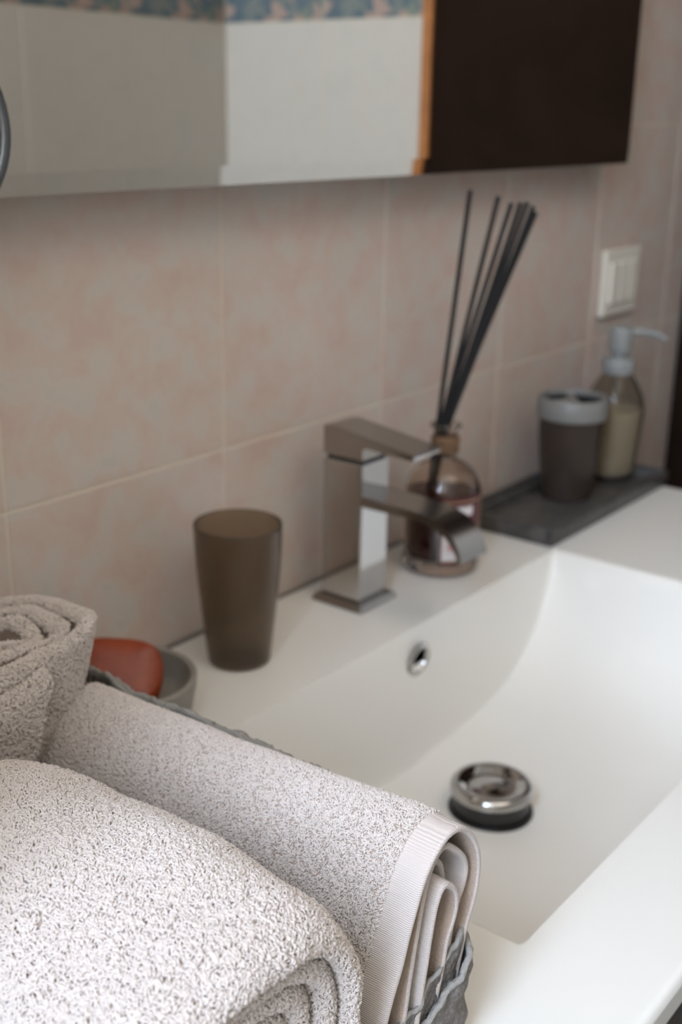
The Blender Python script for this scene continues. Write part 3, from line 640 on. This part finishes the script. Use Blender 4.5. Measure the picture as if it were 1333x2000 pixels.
# --- standing towel roll at the back
t3 = thing('rolled_towel', 'shaded greige towel roll standing upright at the back of the basket, curled top', 'towel', (-0.115, -0.145, 0.005), 'rolled terry towels in the grey basket')
p3 = spiral(0.0, 0.0, 0.044, 0.044, 3.2, 0.0105, -0.55 * PI, 120)
def stand(u, v, s):
    k_ = s / 0.16; flare = 1.0 + 0.06 * k_
    ang = math.atan2(v, u); r = math.hypot(u, v)
    dirc = math.cos(ang + 0.95)                  # towards the corner that sticks up
    front = math.cos(ang + 2.55)                 # towards the window side, where the outer turn sags
    lift = 0.0
    if s > 0.085:
        q = (s - 0.085) / 0.065
        lift = q * (0.013 * max(0.0, dirc) ** 4 * (r / 0.044) ** 2 - 0.017 * max(0.0, front) * (r / 0.044) ** 3 - 0.006 * (1 - r / 0.044) + 0.003 * math.sin(ang * 3 + 1))
    push = 1.0 + 0.15 * max(0.0, dirc) ** 5 * max(0.0, (s - 0.10) / 0.06)
    lean = 0.034 * (1 - s / 0.15)                # the roll leans, its foot lies further left
    return (-0.112 - 0.61 * lean + u * flare * push, -0.140 + 0.79 * lean + v * flare * push, s - 0.0105 + lift)
cloth_roll('towel_cloth', t3, p3, 0.0068, stand, 0.014, 0.150, 0.0032, M['towel'], nseg=24, wob=0.003, wfreq=22, outer_len=0.29, pile=PILE_LONG, pile_keep=lambda c: c.z > 0.05, seed=9.2, pile_rims=True)

# ------------------------------------------------------------------ grey felt basket
bk = thing('towel_basket', 'grey felt basket with frayed wavy rim holding the towels on the deck', 'basket', (-0.18, -0.25, 0))
def rounded_rect(x0, x1, y0, y1, r, step=0.003):
    pts = []
    for cx_, cy_, a0 in ((x1 - r, y0 + r, -PI / 2), (x1 - r, y1 - r, 0), (x0 + r, y1 - r, PI / 2), (x0 + r, y0 + r, PI)):
        for k_ in range(7): a = a0 + PI / 2 * k_ / 6; pts.append(Vector((cx_ + r * math.cos(a), cy_ + r * math.sin(a))))
    pts.append(pts[0]); out = []
    for a, b_ in zip(pts[:-1], pts[1:]):
        n_ = max(1, int((b_ - a).length / step))
        for k_ in range(n_): out.append(a.lerp(b_, k_ / n_))
    return out
def hrim(x, y, inner):
    side = np.interp(y, [-0.392, -0.384, -0.372, -0.350, -0.325, -0.300, -0.10], [0.0475, 0.056, 0.066, 0.080, 0.090, 0.0945, 0.0945])
    front = np.interp(x, [-0.30, -0.20, -0.15, -0.115, -0.102, -0.094, -0.084, -0.074, -0.066, -0.055], [0.075, 0.055, 0.034, 0.0300, 0.0335, 0.0395, 0.0420, 0.0470, 0.0500, 0.0500])
    w_ = min(1.0, max(0.0, (-0.372 - y) / 0.012)); h = front * w_ + side * (1 - w_)
    if inner: h += 0.0075 * w_ + 0.002
    p = Vector((x * 40, y * 40, 3.7 if inner else 0.0))
    return h + 0.0034 * noise.noise(p) + 0.0018 * noise.noise(p * 3.3) + 0.0010 * noise.noise(p * 9)
def felt_wall(name, x0, x1, y0, y1, r, inner, th, m, edge_m):
    ring = rounded_rect(x0, x1, y0, y1, r, 0.0022); n_ = len(ring); rows = 30; V = []; cx_, cy_ = (x0 + x1) / 2, (y0 + y1) / 2
    for side in (0, 1):
        for j in range(rows + 1):
            f = j / rows
            for i, p in enumerate(ring):
                h = hrim(p.x, p.y, inner); z = 0.0008 + f * h
                nrm = (ring[(i + 1) % n_] - ring[i - 1]).normalized(); nrm = Vector((nrm.y, -nrm.x))
                fl_ = 0.0065 * max(0, (z - 0.02) / 0.07) ** 1.3
                fl_ += 0.0030 * noise.noise(Vector((p.x * 70, p.y * 70, 5 + inner))) * max(0.0, f - 0.55) / 0.45
                wr_ = 0.0011 * noise.noise(Vector((p.x * 260, p.y * 260, z * 260))) + 0.0016 * noise.noise(Vector((p.x * 110, p.y * 110, z * 90)))
                tt = th / 2 * (1.25 if f > 0.96 else 1.0) * (1 if side == 0 else -1)
                q = p + nrm * (fl_ + wr_ + tt); V.append((q.x, q.y, z))
    A = lambda s, j, i: (s * (rows + 1) + j) * n_ + (i % n_)
    Fc = []; mi = []
    for i in range(n_):
        for j in range(rows):
            Fc.append((A(0, j, i), A(0, j, i + 1), A(0, j + 1, i + 1), A(0, j + 1, i))); Fc.append((A(1, j, i), A(1, j + 1, i), A(1, j + 1, i + 1), A(1, j, i + 1)))
            e = 1 if j >= rows - 1 else 0; mi += [e, e]
        Fc.append((A(0, rows, i), A(0, rows, i + 1), A(1, rows, i + 1), A(1, rows, i))); mi.append(1)
        Fc.append((A(0, 0, i), A(1, 0, i), A(1, 0, i + 1), A(0, 0, i + 1))); mi.append(0)
    me = bpy.data.meshes.new(name); me.from_pydata(V, [], Fc); me.materials.append(m); me.materials.append(edge_m)
    me.polygons.foreach_set('material_index', mi); me.shade_smooth()
    bm = bmesh.new(); bm.from_mesh(me); bmesh.ops.recalc_face_normals(bm, faces=bm.faces); bm.to_mesh(me); bm.free()
    return link(name, me, None, bk)
felt_wall('outer_wall', -0.292, -0.0615, -0.3905, -0.095, 0.012, 0, 0.0022, M['felt'], M['felt_edge'])
felt_wall('inner_lining', -0.288, -0.0650, -0.3865, -0.099, 0.011, 1, 0.0016, M['felt'], M['felt_edge'])
box('base', -0.289, -0.0645, -0.388, -0.098, 0.0006, 0.0034, M['felt'], bk, 0.001)

# ------------------------------------------------------------------ unseen body added overhead for the warm fill light
cl = thing('added_fill_lamp', 'unseen flat white disc added overhead for the warm fill light', 'lamp', (0.05, -0.62, 1.6))
lathe('fill_lamp_base', [(0.0, 1.6), (0.10, 1.6), (0.10, 1.58), (0.0, 1.58)], M['white_paint'], cl, 40, (0.05, -0.62, 0))

# ------------------------------------------------------------------ empties sit at their things' bases; then lift everything onto the floor
bpy.context.view_layer.update()
for o in list(COL.objects):
    if '_base' in o.keys():
        L0 = Vector(o['_base']); o.location = L0
        for c in o.children: c.location = Vector(c.location) - L0
        del o['_base']
for o in list(COL.objects):
    if o.parent is None and o.type not in ('CAMERA', 'LIGHT'): o.location = Vector(o.location) + Vector((0, 0, DECK))
